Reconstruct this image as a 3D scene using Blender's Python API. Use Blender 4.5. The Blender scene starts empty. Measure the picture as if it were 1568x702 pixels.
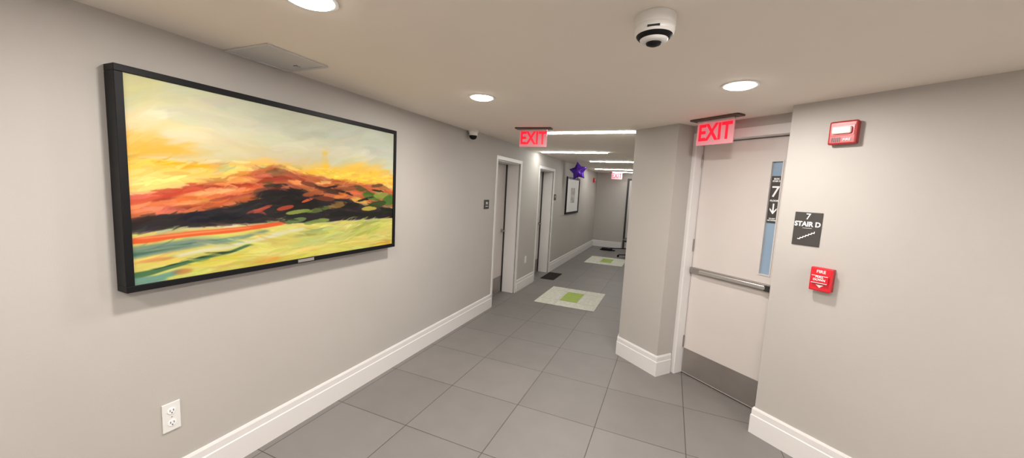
import bpy, bmesh, math
import numpy as np
from mathutils import Vector, Matrix

scene=bpy.context.scene
try:
    scene.view_settings.view_transform='Standard'
    scene.view_settings.look='None'
except Exception: pass

def lin(c):
    return tuple(((x/255.)/12.92 if x/255.<=.04045 else ((x/255.+.055)/1.055)**2.4) for x in c)

# ------------------------------------------------------------------ materials
MATS={}
def mat(name,rgb=None,rough=.6,metal=0.,emit=None,estr=0.,noise=0.,nscale=8.,bump=0.,bscale=200.,alb=None,coat=0.,spec=.5):
    if name in MATS: return MATS[name]
    m=bpy.data.materials.new(name); m.use_nodes=True
    nt=m.node_tree; b=nt.nodes['Principled BSDF']
    c=alb if alb else lin(rgb)
    b.inputs['Base Color'].default_value=(*c,1)
    b.inputs['Roughness'].default_value=rough
    b.inputs['Metallic'].default_value=metal
    b.inputs['Specular IOR Level'].default_value=spec
    if coat: b.inputs['Coat Weight'].default_value=coat
    if emit is not None:
        b.inputs['Emission Color'].default_value=(*emit,1); b.inputs['Emission Strength'].default_value=estr
    tc=nt.nodes.new('ShaderNodeTexCoord')
    if noise>0:
        n=nt.nodes.new('ShaderNodeTexNoise'); n.inputs['Scale'].default_value=nscale; n.inputs['Detail'].default_value=4
        nt.links.new(tc.outputs['Object'],n.inputs['Vector'])
        r=nt.nodes.new('ShaderNodeValToRGB')
        r.color_ramp.elements[0].position=.3; r.color_ramp.elements[1].position=.7
        r.color_ramp.elements[0].color=(*[x*(1-noise) for x in c],1)
        r.color_ramp.elements[1].color=(*[min(1,x*(1+noise)) for x in c],1)
        nt.links.new(n.outputs['Fac'],r.inputs['Fac']); nt.links.new(r.outputs['Color'],b.inputs['Base Color'])
    if bump>0:
        n=nt.nodes.new('ShaderNodeTexNoise'); n.inputs['Scale'].default_value=bscale; n.inputs['Detail'].default_value=3
        nt.links.new(tc.outputs['Object'],n.inputs['Vector'])
        bp=nt.nodes.new('ShaderNodeBump'); bp.inputs['Strength'].default_value=bump; bp.inputs['Distance'].default_value=.002
        nt.links.new(n.outputs['Fac'],bp.inputs['Height']); nt.links.new(bp.outputs['Normal'],b.inputs['Normal'])
    MATS[name]=m; return m

M_wall=mat('wall_paint',alb=(.45,.425,.397),rough=.7,noise=.02,nscale=2,bump=.15,bscale=250)
M_ceil=mat('ceiling_paint',alb=(.88,.81,.725),rough=.85,noise=.01,nscale=2,bump=.1)
M_trim=mat('trim_white',alb=(.74,.72,.71),rough=.4)
M_frame=mat('door_frame_paint',alb=(.60,.57,.545),rough=.4)
M_door=mat('door_paint',alb=(.63,.58,.55),rough=.45,noise=.02,nscale=3)
M_steel=mat('brushed_steel',alb=(.34,.31,.29),rough=.42,metal=.75,noise=.05,nscale=6)
M_black=mat('black_frame',alb=(.005,.005,.006),rough=.5,spec=.2)
M_dark=mat('dark_plastic',alb=(.02,.02,.022),rough=.4)
M_sign=mat('sign_charcoal',alb=(.045,.04,.037),rough=.5)
M_white=mat('white_plastic',alb=(.75,.74,.72),rough=.35)
M_paper=mat('sign_white',alb=(.85,.85,.85),rough=.5)
M_red=mat('fire_red',alb=(.62,.012,.025),rough=.3,coat=.3)
M_dred=mat('strobe_red',alb=(.36,.02,.022),rough=.35)
M_glass=mat('stairwell_light_pane',alb=(.26,.36,.48),rough=.12)  # opaque pane, bluish light of the stairwell behind is put into its colour
M_lens=mat('clear_lens',alb=(.8,.76,.74),rough=.1,coat=.5)
M_silver=mat('silver',alb=(.6,.58,.56),rough=.3,metal=.9)
M_lamp=mat('lamp_glow',alb=(1,1,1),emit=(1,.97,.93),estr=22)
M_strip=mat('strip_glow',alb=(1,1,1),emit=(1,.985,.93),estr=50)
M_exp=mat('exit_panel',alb=(.55,.30,.32),rough=.25,emit=(1,.20,.26),estr=.30)
M_exl=mat('exit_letters',alb=(.8,.01,.03),rough=.3,emit=(1,.004,.03),estr=.75)
M_can=mat('canopy_bronze',alb=(.10,.07,.06),rough=.4,metal=.4)
M_bal=mat('purple_foil',alb=(.11,.03,.42),rough=.22,metal=.6)
M_cream=mat('rug_cream',alb=(.62,.62,.54),rough=.9,noise=.12,nscale=25,bump=.5)
M_crline=mat('rug_line',alb=(.48,.49,.43),rough=.9)
M_green=mat('rug_green',alb=(.34,.45,.10),rough=.9,noise=.1,nscale=30,bump=.5)
M_dmat=mat('doormat_brown',alb=(.03,.024,.022),rough=.95,noise=.3,nscale=60,bump=.6,spec=.1)
M_panel=mat('access_panel',alb=(.60,.59,.575),rough=.5)

# floor tiles
def floor_mat():
    m=bpy.data.materials.new('floor_tile'); m.use_nodes=True; nt=m.node_tree; b=nt.nodes['Principled BSDF']
    tc=nt.nodes.new('ShaderNodeTexCoord'); mp=nt.nodes.new('ShaderNodeMapping')
    mp.inputs['Location'].default_value=(.35+.58*10,-2.48+.58*10,0)
    nt.links.new(tc.outputs['Object'],mp.inputs['Vector'])
    br=nt.nodes.new('ShaderNodeTexBrick'); br.offset=0; br.squash=1
    br.inputs['Scale'].default_value=1; br.inputs['Brick Width'].default_value=.58; br.inputs['Row Height'].default_value=.58
    br.inputs['Mortar Size'].default_value=.0028; br.inputs['Mortar Smooth'].default_value=.1
    br.inputs['Color1'].default_value=(.175,.163,.156,1); br.inputs['Color2'].default_value=(.195,.182,.174,1)
    br.inputs['Mortar'].default_value=(.06,.053,.05,1)
    nt.links.new(mp.outputs[0],br.inputs['Vector'])
    n=nt.nodes.new('ShaderNodeTexNoise'); n.inputs['Scale'].default_value=5; n.inputs['Detail'].default_value=6
    nt.links.new(tc.outputs['Object'],n.inputs['Vector'])
    mr=nt.nodes.new('ShaderNodeMapRange'); mr.inputs['To Min'].default_value=.9; mr.inputs['To Max'].default_value=1.1
    nt.links.new(n.outputs['Fac'],mr.inputs['Value'])
    mx=nt.nodes.new('ShaderNodeMix'); mx.data_type='RGBA'; mx.blend_type='MULTIPLY'; mx.inputs['Factor'].default_value=1
    nt.links.new(br.outputs['Color'],mx.inputs['A']); nt.links.new(mr.outputs[0],mx.inputs['B'])
    nt.links.new(mx.outputs['Result'],b.inputs['Base Color'])
    b.inputs['Roughness'].default_value=.48
    bp=nt.nodes.new('ShaderNodeBump'); bp.inputs['Strength'].default_value=.6; bp.inputs['Distance'].default_value=.002; bp.invert=True
    nt.links.new(br.outputs['Fac'],bp.inputs['Height']); nt.links.new(bp.outputs['Normal'],b.inputs['Normal'])
    return m
M_floor=floor_mat()

# ------------------------------------------------------------------ helpers
def link(o): scene.collection.objects.link(o); return o
def empty(name,mw):
    e=bpy.data.objects.new(name,None); e.empty_display_size=.1; link(e); e.matrix_world=mw; return e
def meshobj(name,verts,faces,m,parent=None,smooth=False,bevel=0.,mats=None,fm=None):
    me=bpy.data.meshes.new(name); me.from_pydata([tuple(v) for v in verts],[],faces); me.validate()
    bm=bmesh.new(); bm.from_mesh(me); bmesh.ops.recalc_face_normals(bm,faces=bm.faces); bm.to_mesh(me); bm.free()
    if mats:
        for x in mats: me.materials.append(x)
        for p,i in zip(me.polygons,fm): p.material_index=i
    else: me.materials.append(m)
    if smooth:
        for p in me.polygons: p.use_smooth=True
    o=bpy.data.objects.new(name,me); link(o)
    if parent: o.parent=parent
    if bevel>0:
        bv=o.modifiers.new('bevel','BEVEL'); bv.width=bevel; bv.segments=2; bv.limit_method='ANGLE'
    return o
def boxvf(x0,x1,y0,y1,z0,z1):
    v=[(x0,y0,z0),(x1,y0,z0),(x1,y1,z0),(x0,y1,z0),(x0,y0,z1),(x1,y0,z1),(x1,y1,z1),(x0,y1,z1)]
    f=[(0,3,2,1),(4,5,6,7),(0,1,5,4),(1,2,6,5),(2,3,7,6),(3,0,4,7)]
    return v,f
def boxes(name,L,m,parent=None,bevel=0.):
    V=[];F=[]
    for b in L:
        v,f=boxvf(*b); k=len(V); V+=v; F+=[tuple(i+k for i in q) for q in f]
    return meshobj(name,V,F,m,parent,bevel=bevel)
def prism(name,pts,z0,z1,m,parent=None,bevel=0.):
    n=len(pts); V=[(x,y,z0) for x,y in pts]+[(x,y,z1) for x,y in pts]
    F=[tuple(range(n)),tuple(range(2*n-1,n-1,-1))]+[(i,(i+1)%n,n+(i+1)%n,n+i) for i in range(n)]
    return meshobj(name,V,F,m,parent,bevel=bevel)
def lathe(name,prof,m,parent=None,seg=48,loc=(0,0,0),rot=None,smooth=True,mats=None,pm=None):
    V=[];F=[];fm=[]
    for r,z in prof:
        for i in range(seg):
            a=2*math.pi*i/seg; V.append((r*math.cos(a),r*math.sin(a),z))
    for j in range(len(prof)-1):
        for i in range(seg):
            k=(i+1)%seg
            F.append((j*seg+i,j*seg+k,(j+1)*seg+k,(j+1)*seg+i)); fm.append(pm[j] if pm else 0)
    F.append(tuple(range(seg))); fm.append(fm[0]); F.append(tuple(range((len(prof)-1)*seg,len(prof)*seg))); fm.append(pm[-1] if pm else 0)
    me=bpy.data.meshes.new(name)
    me.from_pydata(V,[],F)
    for x in (mats or [m]): me.materials.append(x)
    for p,i in zip(me.polygons,fm): p.material_index=i
    for p in me.polygons: p.use_smooth=smooth and len(p.vertices)==4
    bm=bmesh.new(); bm.from_mesh(me); bmesh.ops.recalc_face_normals(bm,faces=bm.faces); bm.to_mesh(me); bm.free()
    o=bpy.data.objects.new(name,me); link(o)
    if parent: o.parent=parent
    o.location=loc
    if rot: o.rotation_euler=rot
    if smooth:
        es=o.modifiers.new('es','EDGE_SPLIT'); es.split_angle=math.radians(35)
    return o
def text(name,body,size,m,parent,loc,rot=(math.pi/2,0,0),sx=1.,bold=0.,ext=.001,align='CENTER'):
    cu=bpy.data.curves.new(name,'FONT'); cu.body=body; cu.size=size; cu.align_x=align; cu.align_y='CENTER'
    cu.extrude=ext; cu.offset=bold; cu.resolution_u=3
    t=bpy.data.objects.new(name+'_tmp',cu); link(t)
    bpy.context.view_layer.update()
    dg=bpy.context.evaluated_depsgraph_get()
    me=bpy.data.meshes.new_from_object(t.evaluated_get(dg))
    bpy.data.objects.remove(t)
    me.materials.clear(); me.materials.append(m)
    o=bpy.data.objects.new(name,me); link(o); o.parent=parent; o.location=loc; o.rotation_euler=rot; o.scale=(sx,1,1)
    return o
# local frame on a wall: x along wall (to the viewer's right), -y out of the wall, z up
def wall_frame(origin,right,out):
    r=Vector(right).normalized(); o=Vector(out).normalized(); z=Vector((0,0,1))
    M=Matrix.Identity(4)
    for i in range(3): M[i][0]=r[i]; M[i][1]=-o[i]; M[i][2]=z[i]; M[i][3]=origin[i]
    return M
U=Vector((.774,-.633,0)); N=Vector((.633,.774,0))
def un(u,n,z=0): return U*u+N*n+Vector((0,0,z))
def un2(u,n): p=un(u,n); return (p.x,p.y)

ZC=2.250; ZF=2.275; XL=-2.15; YE=11.6
# ------------------------------------------------------------------ room shell
meshobj('floor',[(-3,-2.6,0),(3.4,-2.6,0),(3.4,12.2,0),(-3,12.2,0),(-3,-2.6,-.1),(3.4,-2.6,-.1),(3.4,12.2,-.1),(-3,12.2,-.1)],
        [(0,1,2,3),(7,6,5,4),(0,4,5,1),(1,5,6,2),(2,6,7,3),(3,7,4,0)],M_floor)
D1=(4.44,5.30); D2=(6.15,7.05); DH=2.04
boxes('wall_left',[(-2.45,XL,-2.2,D1[0],0,2.4),(-2.45,XL,D1[0],D1[1],DH,2.4),(-2.45,XL,D1[1],D2[0],0,2.4),
                   (-2.45,XL,D2[0],D2[1],DH,2.4),(-2.45,XL,D2[1],YE+.1,0,2.4)],M_wall)
boxes('wall_back',[(-2.45,3.2,-2.2,-2.0,0,2.4)],M_wall)
DX=(-1.24,-.42)
boxes('wall_end',[(-2.45,DX[0],YE,YE+.15,0,2.4),(DX[1],-.1,YE,YE+.15,0,2.4),(DX[0],DX[1],YE,YE+.15,2.12,2.4)],M_wall)
D=un2(-2.69,2.708); E=un2(-2.205,2.708)
prism('wall_right_corridor',[D,E,un2(-2.205,3.12),(-.168,4.15),(-.168,YE+.1),(-.368,YE+.1)],0,2.4,M_wall)
prism('wall_right',[un2(-1.351,2.708),un2(1.6,2.708),un2(1.6,3.12),un2(-1.25,3.12),un2(-1.25,2.9),un2(-1.351,2.9)],0,2.4,M_wall)
e=un2(1.6,2.708)
boxes('wall_right_rear',[(e[0],e[0]+.15,-2.2,e[1]+.1,0,2.4)],M_wall)
prism('wall_right_header',[un2(-2.205,2.905),un2(-1.25,2.905),un2(-1.25,3.12),un2(-2.205,3.12)],2.185,2.4,M_wall)
prism('ceiling',[(-2.45,-2.2),(3.2,-2.2),(3.2,1.4),(1.0,3.4),(.6,4.0),(-.30,3.99),(-.30,3.81),(-2.45,3.81)],ZC,ZC+.12,M_ceil)
boxes('ceiling_corridor',[(-2.45,-.2,3.811,YE+.1,ZF,ZF+.12)],M_ceil)

def baseboard(name,pts,side=1,closed=False,h=.188,t=.016):
    prof=[(0,0),(t,0),(t,h*.70),(t*.75,h*.73),(t*.75,h*.93),(t*.45,h),(0,h)]
    P=[Vector((p[0],p[1],0)) for p in pts]; n=len(P); V=[];F=[];k=len(prof)
    for i,p in enumerate(P):
        ds=[]
        if i>0: ds.append((p-P[i-1]).normalized())
        if i<n-1: ds.append((P[i+1]-p).normalized())
        ns=[Vector((-d.y,d.x,0))*side for d in ds]
        if len(ns)==2:
            b=(ns[0]+ns[1]).normalized(); b=b/max(.3,b.dot(ns[0]))
        else: b=ns[0]
        for (a,z) in prof: q=p+b*a; V.append((q.x,q.y,z))
    for i in range(n-1):
        for j in range(k):
            F.append((i*k+j,i*k+(j+1)%k,(i+1)*k+(j+1)%k,(i+1)*k+j))
    F.append(tuple(range(k))); F.append(tuple(range((n-1)*k,n*k)))
    return meshobj(name,V,F,M_trim)
baseboard('baseboard_left',[(XL,-2),(XL,D1[0]-.0)],side=-1)
baseboard('baseboard_left_middle',[(XL,D1[1]+.03),(XL,D2[0]-.03)],side=-1)
baseboard('baseboard_left_far',[(XL,D2[1]+.03),(XL,YE),(DX[0]-.04,YE)],side=-1)
baseboard('baseboard_right_corridor',[(-.368,YE),D,E,un2(-2.205,2.885)],side=-1)
baseboard('baseboard_right',[un2(-1.351,2.90),un2(-1.351,2.708),un2(1.6,2.708),(e[0],-2)],side=-1)
baseboard('baseboard_back',[(e[0],-2),(XL,-2)],side=-1)

# ------------------------------------------------------------------ left recessed doors
def left_door(name,y0,y1,knob=True):
    g=empty(name,Matrix.Translation((-2.37,y0,0)))
    w=y1-y0
    boxes('slab',[(-.045,0,.045,w-.045,.008,DH-.045)],M_door,g,bevel=.002)
    boxes('kick_plate',[(0,.004,.07,w-.07,.02,.26)],M_steel,g)
    boxes('jamb_frame',[(-.06,.205,0.002,.045,0,DH-.002),(-.06,.205,w-.045,w-.002,0,DH-.002),(-.06,.205,.045,w-.045,DH-.043,DH-.002)],M_trim,g)
    boxes('gap_shade_strips',[(0,.02,w-.060,w-.045,0,DH-.045),(0,.02,.045,.060,0,DH-.045)],M_dark,g)  # dark strips put in for the shade of the gaps beside the slab
    boxes('casing',[(.220,.232,-.012,.03,0,DH+.02),(.220,.232,w-.03,w+.035,0,DH+.02),(.220,.232,.03,w-.03,DH-.03,DH+.02)],M_trim,g,bevel=.003)
    lathe('handle_rose',[(.028,0),(.028,.012),(.012,.014),(.012,.05)],M_steel,g,24,(0,w-.12,.98),(0,math.pi/2,0))
    boxes('handle_lever',[(.045,.058,w-.24,w-.11,.97,.99)],M_steel,g,bevel=.004)
    lathe('door_viewer',[(.012,0),(.012,.006),(.004,.007)],M_dark,g,16,(0,w/2,1.55),(0,math.pi/2,0))
    return g
left_door('door_1',*D1)
left_door('door_2',*D2)
g=empty('door_3',Matrix.Translation((DX[0],YE,0)))
w=DX[1]-DX[0]
boxes('frame',[(0,.05,-.02,.12,0,2.12),(w-.05,w,-.02,.12,0,2.12),(.05,w-.05,-.02,.12,2.07,2.12)],M_dark,g)
boxes('slab',[(.05,w-.05,.03,.07,.01,2.07)],M_frame,g)
boxes('push_bar',[(.12,w-.12,-.03,-.01,1.0,1.05),(.14,.17,-.01,.03,1.0,1.05),(w-.17,w-.14,-.01,.03,1.0,1.05)],M_steel,g)

# ------------------------------------------------------------------ stair door
g=empty('door_4',wall_frame(un(-2.205,3.0),U,-N))
W=.955
boxes('frame',[(0,.04,-.095,.06,0,2.185),(W-.05,W,-.095,.06,0,2.185),(.04,W-.05,-.095,.06,2.112,2.185)],M_trim,g,bevel=.003)
gx0,gx1,gz0,gz1=.618,.69,1.075,1.925
L=.045;R=W-.053
boxes('leaf',[(L,gx0,0,.045,.012,2.106),(gx1,R,0,.045,.012,2.106),(gx0,gx1,0,.045,.012,gz0),(gx0,gx1,0,.045,gz1,2.106)],M_door,g)
boxes('gap_shadow_sheet',[(.040,W-.05,.046,.058,.0,2.112)],M_dark,g)  # dark sheet behind the leaf stands in for shadow in its gaps
boxes('vision_trim',[(gx0-.008,gx0,-.006,0,gz0-.008,gz1+.008),(gx1,gx1+.008,-.006,0,gz0-.008,gz1+.008),(gx0,gx1,-.006,0,gz0-.008,gz0),(gx0,gx1,-.006,0,gz1,gz1+.008)],M_frame,g)
boxes('glass',[(gx0,gx1,.018,.024,gz0,gz1)],M_glass,g)
boxes('glass_sign',[(gx0+.001,gx1-.001,.012,.016,1.47,1.82)],M_sign,g)
cx=(gx0+gx1)/2
text('glass_sign_header','BLDG\nSTAIR D',.017,M_paper,g,(cx,.0115,1.79),sx=.85,bold=.0006)
text('glass_sign_number','7',.115,M_paper,g,(cx,.0115,1.70),bold=.001)
text('glass_sign_level','FLOOR',.018,M_paper,g,(cx,.0115,1.636),bold=.0006)
text('glass_sign_footer','TO EXIT\nGO DOWN',.013,M_paper,g,(cx,.0115,1.495),sx=.9,bold=.0005)
boxes('glass_sign_arrow_stem',[(cx-.005,cx+.005,.010,.012,1.55,1.615)],M_paper,g)
meshobj('glass_sign_arrow_head',[(cx-.024,.011,1.568),(cx,.011,1.535),(cx+.024,.011,1.568),(cx+.024,.011,1.583),(cx,.011,1.552),(cx-.024,.011,1.583)],[(0,1,4,5),(1,2,3,4)],M_paper,g)
boxes('kick_plate',[(L+.005,R-.005,-.003,0,.02,.245)],M_steel,g)
boxes('panic_bar_rail',[(L+.002,.745,-.028,0,.955,1.008)],M_steel,g,bevel=.004)
boxes('panic_bar_push_pad',[(L+.10,.70,-.045,-.028,.965,.998)],M_silver,g,bevel=.006)
boxes('panic_bar_latch_case',[(.728,.79,-.05,0,.93,1.02)],M_steel,g,bevel=.006)
boxes('panic_bar_end_cap',[(.685,.728,-.045,-.028,.958,1.003)],M_dark,g,bevel=.004)
boxes('latch_strike',[(.80,.835,-.02,0,.87,.98)],M_dark,g)
for i,z in enumerate((.25,1.15,1.90)):
    lathe('hinge_%d'%(i+1),[(.007,0),(.007,.11)],M_steel,g,12,(.043,-.008,z))

# ------------------------------------------------------------------ framed display with abstract painting
def painting():
    rng=np.random.default_rng(7)
    W_,H_=640,354
    u,v=np.meshgrid(np.linspace(0,1,W_),np.linspace(0,1,H_))
    def vn(sx,sy,seed,oct=4):
        r=np.random.default_rng(seed); out=np.zeros((H_,W_)); a=1.;tot=0
        for o in range(oct):
            gx,gy=int(sx*2**o)+2,int(sy*2**o)+2
            g_=r.random((gy,gx)); X=u*(gx-1.001); Y=v*(gy-1.001)
            xi=X.astype(int); yi=Y.astype(int); fx=X-xi; fy=Y-yi
            fx=fx*fx*(3-2*fx); fy=fy*fy*(3-2*fy)
            q=(g_[yi,xi]*(1-fx)+g_[yi,xi+1]*fx)*(1-fy)+(g_[yi+1,xi]*(1-fx)+g_[yi+1,xi+1]*fx)*fy
            out+=a*q; tot+=a; a*=.5
        return out/tot*2-1
    n1=vn(4,4,1);n2=vn(6,14,2,3);n3=vn(3,9,3,3);n4=vn(12,16,4,3)
    flow=vn(3,4,11,2)
    img=np.zeros((H_,W_,3))
    def C(*c): return np.array(c,float)
    img[:]=C(198,196,165)
    def mix(mask,c):
        nonlocal img
        m=np.clip(mask,0,1)[...,None]; img=img*(1-m)+(C(*c) if not isinstance(c,np.ndarray) else c)*m
    def sm(x,a,b):
        t=np.clip((x-a)/(b-a),0,1); return t*t*(3-2*t)
    def blob(cu,cv,ru,rv,c,al=1,ang=0,w=.25,soft=.5,nn=None):
        nn=n1 if nn is None else nn
        du=u-cu; dv=(v-cv)*.56; ca,sa=math.cos(ang),math.sin(ang)
        a=(du*ca+dv*sa)/ru; b=(-du*sa+dv*ca)/(rv*.56)
        d=np.sqrt(a*a+b*b)+w*nn
        mix(al*(1-sm(d,1-soft,1.+soft*.4)),c)
    def band(us,lo,hi,c,al=1,soft=.015,w=.02,nn=None):
        nn=n2 if nn is None else nn
        l=np.interp(u,us,lo)+w*nn; h=np.interp(u,us,hi)+w*n4*.8+w*nn*.5
        end=sm(u,us[0]-.02,us[0]+.01)*(1-sm(u,us[-1]-.01,us[-1]+.02))
        if us[0]<=0: end=(1-sm(u,us[-1]-.01,us[-1]+.02))
        if us[-1]>=1: end=sm(u,us[0]-.02,us[0]+.01) if us[0]>0 else 1
        mix(al*sm(v,l-soft,l+soft)*(1-sm(v,h-soft,h+soft))*end,c)
    # sky
    blob(.1,.92,.3,.25,(212,212,176),.9); blob(.55,.92,.35,.2,(190,195,176),.8); blob(.85,.85,.35,.25,(180,187,170),.9)
    blob(.35,.8,.25,.08,(214,210,180),.8,ang=-.1); blob(.7,.78,.2,.08,(210,203,175),.7,ang=-.1)
    blob(.03,.93,.08,.08,(206,202,140),.7); blob(.2,.72,.25,.06,(212,198,152),.7); blob(.5,.68,.25,.05,(203,192,158),.8)
    blob(.06,.79,.09,.05,(238,208,140),.8); blob(.06,.82,.035,.035,(248,242,226),.95); blob(.14,.74,.06,.03,(238,228,198),.8)
    blob(.03,.70,.10,.06,(236,180,78),.95); blob(.08,.665,.09,.035,(236,172,58),.8); blob(.62,.66,.16,.03,(198,195,172),.7)
    # yellow band
    band([0,.1,.25,.4,.5],[.44,.45,.5,.55,.57],[.63,.61,.63,.66,.62],(236,186,84),.9,.03,.03)
    band([0,.12,.3,.45],[.585,.575,.60,.63],[.60,.60,.625,.65],(234,170,30),.9,.01,.02)
    band([.5,.62,.75,.88,1],[.56,.55,.52,.52,.5],[.64,.67,.70,.71,.62],(234,182,58),.92,.03,.04)
    blob(.60,.70,.016,.08,(236,184,40),.9,soft=.4); blob(.72,.60,.12,.05,(238,196,70),.8); blob(.95,.60,.07,.05,(232,196,90),.8)
    blob(.33,.60,.12,.025,(242,206,130),.8)
    blob(.05,.52,.12,.05,(242,206,114),.8); blob(.12,.47,.1,.04,(238,186,106),.7)
    blob(.36,.615,.05,.02,(120,170,160),.35); blob(.225,.60,.02,.03,(150,175,150),.6)
    # red mountain
    us=[0,.07,.145,.23,.34,.41,.48,.6,.775,1]
    band(us,[.30,.31,.33,.35,.42,.45,.45,.40,.38,.34],[.41,.45,.50,.535,.59,.635,.58,.56,.55,.49],(178,92,52),.97,.010,.028)
    band([.0,.1,.2,.32],[.34,.38,.42,.46],[.40,.44,.49,.53],(220,118,68),.8,.012,.03)
    band([.05,.15,.25,.36,.46],[.42,.455,.49,.53,.53],[.435,.475,.515,.56,.555],(146,50,30),.85,.008,.025)
    band([.1,.2,.3,.4],[.36,.39,.43,.47],[.38,.415,.455,.50],(134,44,32),.8,.008,.03,n3)
    band([0,.08,.16],[.40,.43,.46],[.43,.46,.48],(204,80,56),.8,.01,.02,n3)
    blob(.40,.59,.05,.035,(120,78,48),.8,ang=.3); blob(.42,.62,.02,.02,(106,88,50),.7); blob(.2,.46,.08,.02,(238,176,110),.85,ang=.15)
    blob(.28,.53,.07,.016,(238,156,84),.85,ang=.1); blob(.06,.36,.07,.02,(224,130,94),.7); blob(.14,.40,.06,.015,(236,160,100),.8,ang=.12)
    blob(.48,.53,.05,.014,(226,140,80),.8,ang=-.1); blob(.33,.45,.04,.014,(214,110,66),.7,ang=.2)
    # dark mass
    band(us,[.255,.255,.26,.265,.265,.26,.255,.25,.245,.235],[.32,.34,.35,.37,.41,.46,.47,.43,.39,.33],(32,27,30),.97,.008,.02)
    blob(.40,.44,.09,.05,(24,20,21),.95,w=.35,nn=n4); blob(.47,.46,.07,.04,(24,20,20),.95,w=.35,nn=n4); blob(.5,.38,.09,.06,(26,20,18),.9,nn=n4,w=.4)
    blob(.2,.315,.10,.035,(22,21,30),.95,nn=n2); blob(.40,.505,.06,.015,(30,22,22),.85,ang=.1)
    # re-applied low ground
    band([0,1],[-.1,-.1],[.258,.232],(202,194,100),1,.006,.012)
    band([0,.1,.2,.3,.4],[.21,.225,.235,.24,.25],[.245,.25,.255,.265,.268],(200,170,114),.8,.01,.015)
    blob(.07,.10,.05,.02,(220,200,96),.9,ang=.2); blob(.2,.06,.1,.03,(212,196,76),.9); blob(.45,.06,.2,.05,(216,207,124),.8); blob(.4,.02,.2,.02,(192,176,66),.7)
    blob(.62,.12,.15,.05,(182,188,108),.9,nn=n3); blob(.8,.16,.15,.05,(174,182,94),.9); blob(.9,.08,.12,.06,(204,196,110),.9); blob(.7,.2,.14,.02,(212,210,134),.9)
    blob(.42,.22,.05,.02,(212,206,130),.9); blob(.55,.18,.10,.02,(150,166,100),.7,ang=.1)
    blob(.36,.03,.05,.02,(214,140,60),.5); blob(.95,.02,.05,.03,(206,140,50),.6); blob(.55,.05,.05,.015,(216,150,60),.4); blob(.86,.22,.1,.014,(140,160,80),.8)
    # brush strokes: directions follow a smooth flow field
    def stroke(cu,cv,ln,wd,ang,col,al,curv=0.):
        x0=int(max(0,(cu-ln)*W_)); x1=int(min(W_,(cu+ln)*W_+1)); hh=(abs(math.sin(ang))*ln+wd*3+abs(curv)*ln)/.56
        y0=int(max(0,(cv-hh)*H_)); y1=int(min(H_,(cv+hh)*H_+1))
        if x1<=x0 or y1<=y0: return
        du=u[y0:y1,x0:x1]-cu; dv=(v[y0:y1,x0:x1]-cv)*.56
        a=du*math.cos(ang)+dv*math.sin(ang); b=-du*math.sin(ang)+dv*math.cos(ang)+curv*a*a/ln
        wl=wd*(1-.6*np.clip(np.abs(a)/ln,0,1))
        m=(1-sm(np.abs(a)/ln,.7,1.))*(1-sm(np.abs(b)/wl,.65,1.))
        m=(m*al*(.85+.15*np.sin(b/wd*7)))[...,None]
        img[y0:y1,x0:x1]=img[y0:y1,x0:x1]*(1-m)+col*m
    def strokes(N_):
        for i in range(N_):
            cu=rng.random(); r_=rng.random()
            if r_<.5: cv=.26+.36*rng.random()
            elif r_<.78: cv=.24*rng.random()
            else: cv=.6+.4*rng.random()
            px=int(cu*(W_-1)); py=int(cv*(H_-1)); base=img[py,px].copy(); fl_=float(flow[py,px])
            sc=base.mean()/140.
            if cv>.64:
                col=base+rng.normal(0,3,3)+rng.normal(0,4); ang=.15+fl_*.7+rng.normal(0,.12); ln=rng.uniform(.03,.09); wd=rng.uniform(.008,.022); al=.4; cz=.12
            elif cv>.25:
                slope=.16 if cu<.42 else (-.12 if cu<.6 else -.02)
                col=base+(rng.normal(0,7,3)+rng.normal(0,12))*min(1.,sc+.2); ang=slope+fl_*.35+rng.normal(0,.10); ln=rng.uniform(.012,.040); wd=rng.uniform(.003,.0085); al=.75; cz=.25
            else:
                col=base+rng.normal(0,7,3)+rng.normal(0,9); ang=.12+fl_*.45+rng.normal(0,.08); ln=rng.uniform(.02,.07); wd=rng.uniform(.003,.008); al=.6; cz=.15
            stroke(cu,cv,ln,wd,ang,np.clip(col,10,246),al,rng.normal(0,cz))
    strokes(2000)
    # accents painted on top: right-hand rocks and greenery
    for (a,b,ra,rb,c,an) in [(.55,.46,.06,.022,(150,74,38),.2),(.62,.48,.06,.020,(50,34,20),-.2),(.60,.42,.05,.018,(104,50,26),-.1),(.68,.44,.045,.018,(206,120,54),.2),
        (.72,.50,.06,.022,(120,70,38),.1),(.80,.49,.055,.022,(74,70,34),-.3),(.85,.44,.055,.03,(70,104,40),-.2),(.92,.45,.05,.03,(124,140,60),.1),(.97,.40,.045,.05,(58,106,44),.4),
        (.90,.37,.06,.028,(40,66,26),.1),(.78,.40,.05,.022,(206,164,76),-.3),(.74,.36,.05,.020,(26,22,16),.1),(.66,.37,.05,.022,(124,94,44),.2),(.84,.335,.05,.018,(184,168,70),.0),
        (.94,.51,.05,.018,(150,94,46),-.2),(.88,.53,.04,.015,(90,60,38),.1),(.53,.52,.05,.018,(104,52,32),-.2),(.60,.535,.05,.014,(226,170,100),.1),(.48,.33,.05,.012,(136,152,70),.1),
        (.57,.34,.05,.018,(84,96,44),.2),(.43,.36,.03,.012,(170,66,40),.2),(.52,.41,.03,.010,(200,84,44),.3),(.35,.36,.03,.01,(160,64,44),.4),(.96,.31,.05,.022,(26,36,22),0),(.86,.285,.08,.020,(24,26,18),0),(.68,.30,.08,.022,(22,22,18),0),
        (.70,.465,.05,.010,(20,16,14),-.25),(.82,.415,.05,.010,(22,22,14),.2),(.64,.51,.05,.008,(28,20,18),.15),(.90,.485,.05,.008,(28,24,16),-.1),(.56,.255,.06,.016,(120,140,70),.1),(.47,.27,.05,.016,(100,126,70),.15)]:
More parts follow.
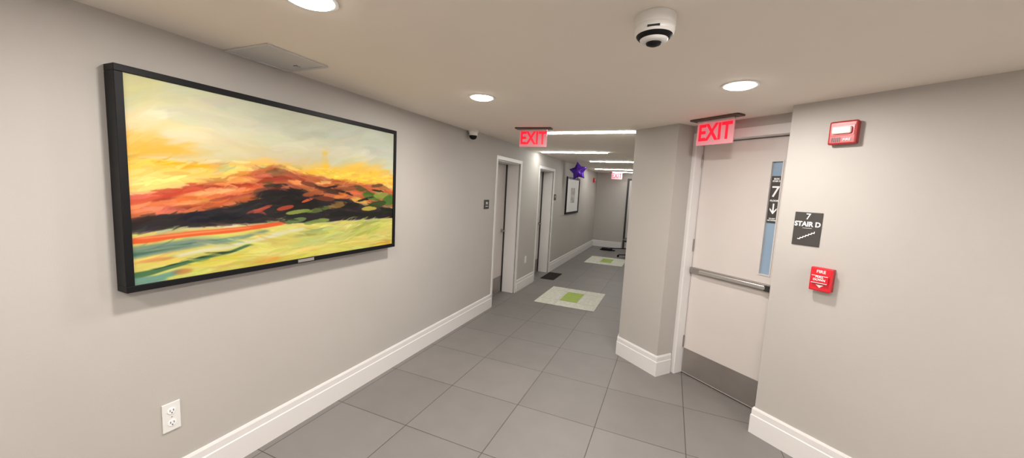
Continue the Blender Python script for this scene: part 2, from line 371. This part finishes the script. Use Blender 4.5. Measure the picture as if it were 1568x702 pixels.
        blob(a,b,ra,rb,c,.88,ang=an,w=.5,nn=n4,soft=.15)
    # teal pools, cream swirls, dark green strokes at lower left, orange tongue
    band([0,.08,.18,.28,.36],[.125,.135,.155,.18,.20],[.195,.20,.20,.205,.215],(108,134,116),.92,.010,.02)
    band([0,.08,.16,.22],[.14,.155,.17,.18],[.165,.18,.19,.195],(64,100,86),.85,.006,.012)
    band([.02,.10,.2,.28],[.16,.17,.18,.19],[.168,.178,.187,.196],(150,166,140),.7,.004,.010,n3)
    band([.10,.25,.4,.5],[.11,.135,.175,.205],[.13,.16,.195,.22],(208,208,180),.85,.008,.015)
    band([.0,.06,.14,.24,.3],[.03,.05,.075,.10,.13],[.055,.075,.095,.12,.14],(54,98,68),.88,.005,.014)
    band([.05,.12,.22],[.065,.085,.105],[.072,.092,.112],(24,44,40),.8,.003,.010)
    band([.0,.05,.1],[0,.0,.03],[.03,.035,.05],(84,146,140),.8,.008,.015)
    blob(.11,.035,.03,.02,(170,96,50),.6); blob(.05,.115,.05,.012,(196,120,66),.6)
    strokes(500)
    band([0,.05,.15,.25,.36,.42],[.205,.205,.215,.222,.235,.25],[.235,.238,.243,.25,.262,.262],(216,84,40),.92,.004,.012)
    band([.02,.10,.2,.3],[.225,.228,.235,.242],[.232,.236,.241,.247],(238,156,100),.7,.003,.006)
    img=np.clip(img,0,255)
    return W_,H_,img
PW,PH,img=painting()
g=empty('framed_abstract_painting',wall_frame((XL,.765,1.10),(0,1,0),(1,0,0)))
fw,fh,fd=1.65,.94,.08; bz=.028
boxes('frame',[(0,fw,-fd,-.001,0,bz),(0,fw,-fd,-.001,fh-bz,fh),(0,bz,-fd,-.001,bz,fh-bz),(fw-bz,fw,-fd,-.001,bz,fh-bz),(bz,fw-bz,-.05,-.001,bz,fh-bz)],M_black,g,bevel=.002)
xs=np.linspace(bz-.002,fw-bz+.002,PW); zs=np.linspace(bz-.002,fh-bz+.002,PH)
X,Z=np.meshgrid(xs,zs); co=np.stack([X,np.full_like(X,-.072),Z],-1).reshape(-1,3)
idx=np.arange(PW*PH).reshape(PH,PW)
q=np.stack([idx[:-1,:-1],idx[:-1,1:],idx[1:,1:],idx[1:,:-1]],-1).reshape(-1,4)
me=bpy.data.meshes.new('canvas'); me.vertices.add(len(co)); me.vertices.foreach_set('co',co.ravel())
me.loops.add(q.size); me.loops.foreach_set('vertex_index',q.ravel().astype(np.int32))
me.polygons.add(len(q)); me.polygons.foreach_set('loop_start',np.arange(0,q.size,4,dtype=np.int32))
try: me.polygons.foreach_set('loop_total',np.full(len(q),4,dtype=np.int32))
except Exception: pass
me.update(); me.validate()
s=img/255.; l=np.where(s<=.04045,s/12.92,((s+.055)/1.055)**2.4)*.80
ca=me.color_attributes.new('paint','FLOAT_COLOR','POINT')
ca.data.foreach_set('color',np.concatenate([l.reshape(-1,3),np.ones((PW*PH,1))],1).ravel().astype(np.float32))
m=bpy.data.materials.new('painted_canvas'); m.use_nodes=True; nt=m.node_tree; b=nt.nodes['Principled BSDF']
a=nt.nodes.new('ShaderNodeAttribute'); a.attribute_name='paint'
nt.links.new(a.outputs['Color'],b.inputs['Base Color']); b.inputs['Roughness'].default_value=.55
b.inputs['Specular IOR Level'].default_value=.2
me.materials.append(m); o=bpy.data.objects.new('canvas',me); link(o); o.parent=g
boxes('label_plate',[(.78,.89,-fd-.003,-fd,.006,.024)],M_silver,g)

g=empty('framed_print',wall_frame((XL,8.0,1.13),(0,1,0),(1,0,0)))
w,h_=1.2,.84
boxes('frame',[(0,w,-.03,-.001,0,.045),(0,w,-.03,-.001,h_-.045,h_),(0,.045,-.03,-.001,.045,h_-.045),(w-.045,w,-.03,-.001,.045,h_-.045)],M_black,g)
boxes('mat_board',[(.045,w-.045,-.015,-.002,.045,h_-.045)],M_paper,g)
boxes('print',[(.42,.78,-.017,-.015,.25,.60)],mat('print_grey',alb=(.5,.48,.46),noise=.4,nscale=9),g)

# ------------------------------------------------------------------ outlets / signs / wall items
def outlet(y,z,w=.072,h=.145):
    g=empty('wall_outlet',wall_frame((XL,y,z),(0,1,0),(1,0,0)))
    boxes('cover_plate',[(0,w,-.007,-.0005,0,h)],M_white,g,bevel=.003)
    for i,zz in enumerate((h*.29,h*.71)):
        lathe('socket_%d'%(i+1),[(.017,0),(.017,.002),(.0155,.003)],M_paper,g,24,(w/2,-.007,zz),(math.pi/2,0,0))
        boxes('slots_%d'%(i+1),[(w/2-.008,w/2-.0055,-.0107,-.009,zz-.002,zz+.008),(w/2+.0055,w/2+.008,-.0107,-.009,zz-.002,zz+.008),(w/2-.0025,w/2+.0025,-.0107,-.009,zz-.011,zz-.006)],M_dark,g)
    lathe('screw',[(.003,0),(.003,.001)],M_silver,g,10,(w/2,-.007,h/2),(math.pi/2,0,0))
outlet(.89,.36); outlet(5.67,.41,.072,.12)

g=empty('room_number_sign',wall_frame((XL,4.13,1.36),(0,1,0),(1,0,0)))
boxes('plate',[(0,.13,-.008,-.0005,0,.115)],M_sign,g,bevel=.002); text('number','701',.045,M_paper,g,(.065,-.009,.07))
boxes('caption_line',[(.03,.10,-.0095,-.008,.028,.036)],M_paper,g)
g=empty('room_number_sign',wall_frame((XL,7.13,1.45),(0,1,0),(1,0,0)))
boxes('plate',[(0,.13,-.008,-.0005,0,.12)],M_sign,g,bevel=.002); text('number','703',.045,M_paper,g,(.065,-.009,.07))

g=empty('stair_sign',wall_frame(un(-1.258,2.708,1.365),U,-N))
sw,sh=.148,.208
boxes('plate',[(0,sw,-.006,-.0005,0,sh)],M_sign,g,bevel=.002)
text('number','7',.052,M_paper,g,(sw/2,-.007,.180),bold=.0004)
text('stair_label','STAIR D',.042,M_paper,g,(sw/2,-.007,.133),sx=.92,bold=.0012)
st=[]; x,z=.030,.036
for i in range(6):
    st.append((x,x+.016,-.0085,-.006,z,z+.005)); st.append((x+.012,x+.016,-.0085,-.006,z,z+.013)); x+=.0145; z+=.0085
boxes('stair_pictogram',st,M_paper,g)
boxes('braille_line',[(.05,.10,-.0075,-.006,.108,.110)],M_paper,g)

g=empty('fire_alarm_pull_station',wall_frame(un(-1.118,2.708,1.105),U,-N))
w,h_=.112,.145
boxes('back_box',[(0.004,w-.004,-.03,-.0005,.004,h_-.004)],M_dred,g,bevel=.003)
boxes('cover',[(0,w,-.048,-.03,0,h_)],M_red,g,bevel=.008)
boxes('pull_handle',[(.014,w-.014,-.062,-.048,.050,.098)],M_red,g,bevel=.006)
boxes('label_edges',[(.016,w-.016,-.0635,-.062,.094,.097),(.016,w-.016,-.0635,-.062,.051,.054)],M_paper,g)
text('fire_label','FIRE',.026,M_paper,g,(w/2,-.049,.119),bold=.0003)
text('alarm_label','PULL\nDOWN',.018,M_paper,g,(w/2,-.063,.080),bold=.0004)
meshobj('arrow',[(w/2-.02,-.0492,.040),(w/2+.02,-.0492,.040),(w/2,-.0492,.022)],[(0,1,2)],M_paper,g)
g=empty('fire_alarm_strobe',wall_frame(un(-1.125,2.708,1.975),U,-N))
w,h_=.134,.134
boxes('back_plate',[(.004,w-.004,-.02,-.0005,.004,h_-.004)],M_dred,g,bevel=.003)
boxes('housing',[(0,w,-.045,-.02,0,h_)],M_dred,g,bevel=.010)
boxes('strobe_lens',[(.022,w-.022,-.066,-.045,.058,.100)],M_lens,g,bevel=.010)
boxes('strobe_reflector',[(.012,w-.012,-.048,-.045,.050,.108)],M_red,g,bevel=.002)
boxes('horn_grille',[(.02+i*.009,.024+i*.009,-.047,-.045,.015,.04) for i in range(5)],M_dark,g)
text('fire_label','FIRE',.020,M_paper,g,(w*.68,-.0465,.026),bold=.0002)
g=empty('fire_alarm_strobe',wall_frame((XL,10.95,1.95),(0,1,0),(1,0,0)))
boxes('housing',[(0,.13,-.05,-.0005,0,.13)],M_red,g,bevel=.01); boxes('strobe_lens',[(.03,.10,-.07,-.05,.05,.1)],M_lens,g,bevel=.008)

# ------------------------------------------------------------------ exit signs
def exit_sign(center,right,zc,w=.31,h=.20):
    r=Vector(right).normalized(); out=Vector((r.y,-r.x,0))
    g=empty('exit_sign',wall_frame((center[0],center[1],zc),r,out))
    boxes('canopy',[(-w/2-.045,w/2+.045,-.045,.045,-.014,-.0005)],M_can,g,bevel=.004)
    boxes('top_rail',[(-w/2,w/2,-.014,.014,-.030,-.014)],M_silver,g,bevel=.003)
    boxes('acrylic_panel',[(-w/2,w/2,-.004,.004,-h,-.030)],M_exp,g,bevel=.001)
    for s,nm in ((-1,'front'),(1,'back')):
        text('letters_'+nm,'EXIT',.175,M_exl,g,(0,s*.0055,-.030-(h-.03)/2+.003),rot=(math.pi/2,0,0 if s<0 else math.pi),sx=.76,bold=.005)
    return g
exit_sign((-1.335,3.58),(1,.08,0),ZC,w=.285,h=.19)
exit_sign((.262,3.275),U,ZC,w=.30,h=.205)
exit_sign((-1.50,11.1),(1,0,0),ZF,w=.3,h=.2)

# ------------------------------------------------------------------ ceiling lights
def downlight(x,y,power=18.5):
    g=empty('recessed_downlight',Matrix.Translation((x,y,ZC)))
    lathe('trim_ring',[(.078,-.0005),(.094,-.0005),(.092,-.004),(.080,-.005),(.078,-.003)],M_white,g,48)
    lathe('lens',[(.077,-.001),(.076,-.007),(.062,-.013),(.035,-.016),(.01,-.017)],M_lamp,g,48)
    ld=bpy.data.lights.new('lamp','AREA'); ld.shape='DISK'; ld.size=.13; ld.energy=power; ld.color=(1,.95,.90)
    lo=bpy.data.objects.new('lamp',ld); link(lo); lo.parent=g; lo.location=(0,0,-.021)
    return g
for x,y in [(-1.225,.97),(-1.275,2.35),(.29,2.40),(.29,.99),(-1.28,-.45),(.30,-.45),(1.8,.9),(1.8,-.6)]:
    downlight(x,y)
def strip(x0,x1,y,w=.055):
    g=empty('linear_ceiling_light',Matrix.Translation((x0,y,ZF)))
    L_=x1-x0
    boxes('housing',[(-.006,L_+.006,-w/2-.006,w/2+.006,-.004,-.0005)],M_white,g)
    boxes('diffuser',[(0,L_,-w/2,w/2,-.014,-.004)],M_strip,g)
for a in [(-1.33,-.38,4.02),(-2.06,-.98,5.98),(-1.57,-.55,7.6),(-1.9,-.8,9.9)]: strip(*a)
strip(-1.6,-.7,11.0,.05)
# invented fixtures behind the viewer, added to brighten the ceiling
for x,y,right,out in [(-1.2,-2.0,(-1,0,0),(0,1,0)),(1.3,-2.0,(-1,0,0),(0,1,0)),(e[0],-.7,(0,-1,0),(-1,0,0))]:
    g=empty('added_fill_fixture',wall_frame((x,y,1.55),right,out))
    boxes('back_plate',[(-.06,.06,-.015,-.0005,-.02,.20)],M_silver,g,bevel=.003)
    boxes('shade',[(-.15,.15,-.12,-.105,0,.18),(-.15,-.135,-.105,-.015,0,.18),(.135,.15,-.105,-.015,0,.18),(-.135,.135,-.105,-.015,0,.01)],M_white,g)
    ld=bpy.data.lights.new('fill_uplight','AREA'); ld.shape='RECTANGLE'; ld.size=.25; ld.size_y=.08; ld.energy=42; ld.color=(1,.95,.90)
    lo=bpy.data.objects.new('fill_uplight',ld); link(lo); lo.parent=g; lo.location=(0,-.06,.175); lo.rotation_euler=(math.radians(180-35),0,0)

# ------------------------------------------------------------------ ceiling devices
g=empty('ceiling_dome_camera',Matrix.Translation((-.106,1.445,ZC)))
lathe('base',[(.066,-.0005),(.068,-.004),(.068,-.036),(.065,-.038),(.063,-.040),(.063,-.043),(.066,-.045)],M_white,g,56)
lathe('bezel',[(.066,-.045),(.067,-.048),(.065,-.060),(.061,-.066)],M_white,g,56)
lathe('dark_band',[(.061,-.066),(.058,-.071),(.053,-.076),(.048,-.079)],M_black,g,56)
lathe('inner_ring',[(.048,-.078),(.045,-.084),(.038,-.088),(.027,-.090)],M_white,g,56)
lathe('lens_dome',[(.027,-.089),(.024,-.095),(.015,-.099),(.006,-.101)],M_black,g,40)
boxes('bezel_slots',[(-.02,.02,-.0675,-.061,-.058,-.052)],M_dark,g)

g=empty('security_camera',Matrix.Translation((-2.085,3.68,ZC)))
lathe('mount',[(.055,-.0005),(.055,-.018),(.046,-.028)],M_white,g,32)
lathe('collar',[(.046,-.028),(.048,-.045),(.043,-.055)],M_white,g,32)
lathe('dome',[(.043,-.055),(.041,-.072),(.032,-.088),(.016,-.097),(.004,-.099)],M_black,g,32)

g=empty('ceiling_access_panel',Matrix.Translation((-2.145,1.21,ZC)))
boxes('frame',[(0,.33,0,.02,-.010,-.0005),(0,.33,.32,.34,-.010,-.0005),(0,.02,.02,.32,-.010,-.0005),(.31,.33,.02,.32,-.010,-.0005)],M_panel,g,bevel=.002)
boxes('door',[(.023,.307,.023,.317,-.007,-.001)],M_panel,g,bevel=.001)
lathe('latch',[(.010,0),(.010,-.004),(.005,-.005)],M_silver,g,20,(.165,.285,-.007))
boxes('latch_slot',[(.150,.180,.262,.268,-.0085,-.007)],M_dark,g)

# ------------------------------------------------------------------ rugs
def rug(x0,x1,y0,y1,gx,gy):
    g=empty('rug',Matrix.Translation((x0,y0,0)))
    w,l=x1-x0,y1-y0
    boxes('cream_field',[(0,w,0,l,.0005,.007)],M_cream,g,bevel=.003)
    boxes('green_centre',[(gx[0]-x0,gx[1]-x0,gy[0]-y0,gy[1]-y0,.007,.0085)],M_green,g)
    L=[]
    for k in (.33,.66): L.append((w*k-.004,w*k+.004,.02,l-.02,.007,.0078))
    for k in (.25,.78): L.append((.02,w-.02,l*k-.004,l*k+.004,.007,.0078))
    boxes('woven_lines',L,M_crline,g)
rug(-1.72,-.84,5.02,6.02,(-1.405,-1.145),(5.28,5.80))
rug(-1.76,-.89,8.60,9.62,(-1.44,-1.18),(8.88,9.4))
g=empty('doormat',Matrix.Translation((-2.12,6.45,0)))
boxes('pile',[(.012,.258,.012,.588,.001,.010)],M_dmat,g); boxes('rubber_edge',[(0,.27,0,.6,.0005,.005)],M_dark,g,bevel=.002)

# ------------------------------------------------------------------ star balloon
g=empty('star_balloon',Matrix.Translation((-1.83,7.7,ZF-.205)))
V=[];F=[];R0,R1=.20,.115
ang=math.radians(8); n=5; K=10
outl=[]
for i in range(n*2):
    a0=math.pi/2+ang+i*math.pi/n; a1=a0+math.pi/n
    ra,rb=(R0,R1) if i%2==0 else (R1,R0)
    p=(ra*math.cos(a0),ra*math.sin(a0)); q2=(rb*math.cos(a1),rb*math.sin(a1))
    for t in range(4): outl.append((p[0]+(q2[0]-p[0])*t/4,p[1]+(q2[1]-p[1])*t/4))
no=len(outl)
for side in (-1,1):
    base=len(V)
    for k in range(K):
        s_=1-k/(K-1)*.98; th_=.07*math.sqrt(max(0,1-s_**2.2))
        for j,(x,z) in enumerate(outl):
            V.append((x*s_,side*th_,z*s_))
    for k in range(K-1):
        for j in range(no):
            j2=(j+1)%no; F.append((base+k*no+j,base+k*no+j2,base+(k+1)*no+j2,base+(k+1)*no+j))
    F.append(tuple(range(base+(K-1)*no,base+K*no)))
o=meshobj('foil_star',V,F,M_bal,g,smooth=True)
boxes('tail',[(-.008,.008,-.001,.001,-.16,-.09)],M_bal,g)

# ------------------------------------------------------------------ far floor items
g=empty('dust_mop',Matrix.Translation((-1.60,10.9,0)))
boxes('mop_head',[(-.14,.16,-.08,.08,.002,.075)],M_black,g,bevel=.03)
boxes('mop_fringe',[(-.18,-.10,-.05,.05,.001,.03),(.10,.24,-.04,.06,.001,.03)],M_black,g,bevel=.012)
lathe('handle',[(.014,0),(.014,.60)],M_black,g,12,(.1,0,.07),(math.radians(0),math.radians(85),0))
lathe('joint',[(.03,0),(.03,.03),(.015,.04)],M_silver,g,16,(.06,0,.07))

g=empty('office_chair',Matrix.Translation((-.85,9.95,0)))
lathe('gas_column',[(.03,.07),(.03,.25),(.018,.25),(.018,.43)],M_dark,g,20)
for i in range(5):
    a=math.radians(72*i+185); c,s_=math.cos(a),math.sin(a)
    r1=.30
    p=[(0,.028,.10),(r1,.016,.075)]
    V=[]
    for (r,hw,zt) in p:
        for sgn in (-1,1):
            for z in (zt-.03,zt): V.append((r*c-sgn*hw*s_,r*s_+sgn*hw*c,z))
    meshobj('leg_%d'%(i+1),V,[(0,1,3,2),(4,6,7,5),(0,4,5,1),(2,3,7,6),(1,5,7,3),(0,2,6,4)],M_dark,g)
    lathe('caster_%d'%(i+1),[(.022,-.02),(.028,-.016),(.028,.016),(.022,.02)],M_black,g,20,(r1*c,r1*s_,.028),(math.pi/2,0,a))
boxes('seat',[(-.20,.23,-.23,.23,.43,.50)],M_dark,g,bevel=.03)
boxes('back_post',[(-.03,.03,.22,.245,.40,.66)],M_dark,g)
boxes('backrest',[(-.14,.21,.20,.25,.60,1.02)],M_dark,g,bevel=.025)

# ------------------------------------------------------------------ world + camera
wd=bpy.data.worlds.new('world'); scene.world=wd; wd.use_nodes=True
wd.node_tree.nodes['Background'].inputs[0].default_value=(.5,.48,.45,1); wd.node_tree.nodes['Background'].inputs[1].default_value=.3

f=566.
rr=math.radians(2.94); th=math.atan(60.4/f); psi=math.radians(22.96)
fwd_h=Vector((-math.sin(psi),math.cos(psi),0)); right_h=Vector((math.cos(psi),math.sin(psi),0)); up=Vector((0,0,1))
fwd=fwd_h*math.cos(th)-up*math.sin(th); up0=up*math.cos(th)+fwd_h*math.sin(th)
right=right_h*math.cos(rr)+up0*math.sin(rr); upc=up0*math.cos(rr)-right_h*math.sin(rr)
Mx=Matrix.Identity(4)
for i in range(3): Mx[i][0]=right[i]; Mx[i][1]=upc[i]; Mx[i][2]=-fwd[i]
Mx[2][3]=1.62
cd=bpy.data.cameras.new('camera'); cd.sensor_width=36; cd.lens=36*f/1568; cd.clip_start=.02
cam=bpy.data.objects.new('camera',cd); link(cam); cam.matrix_world=Mx; scene.camera=cam
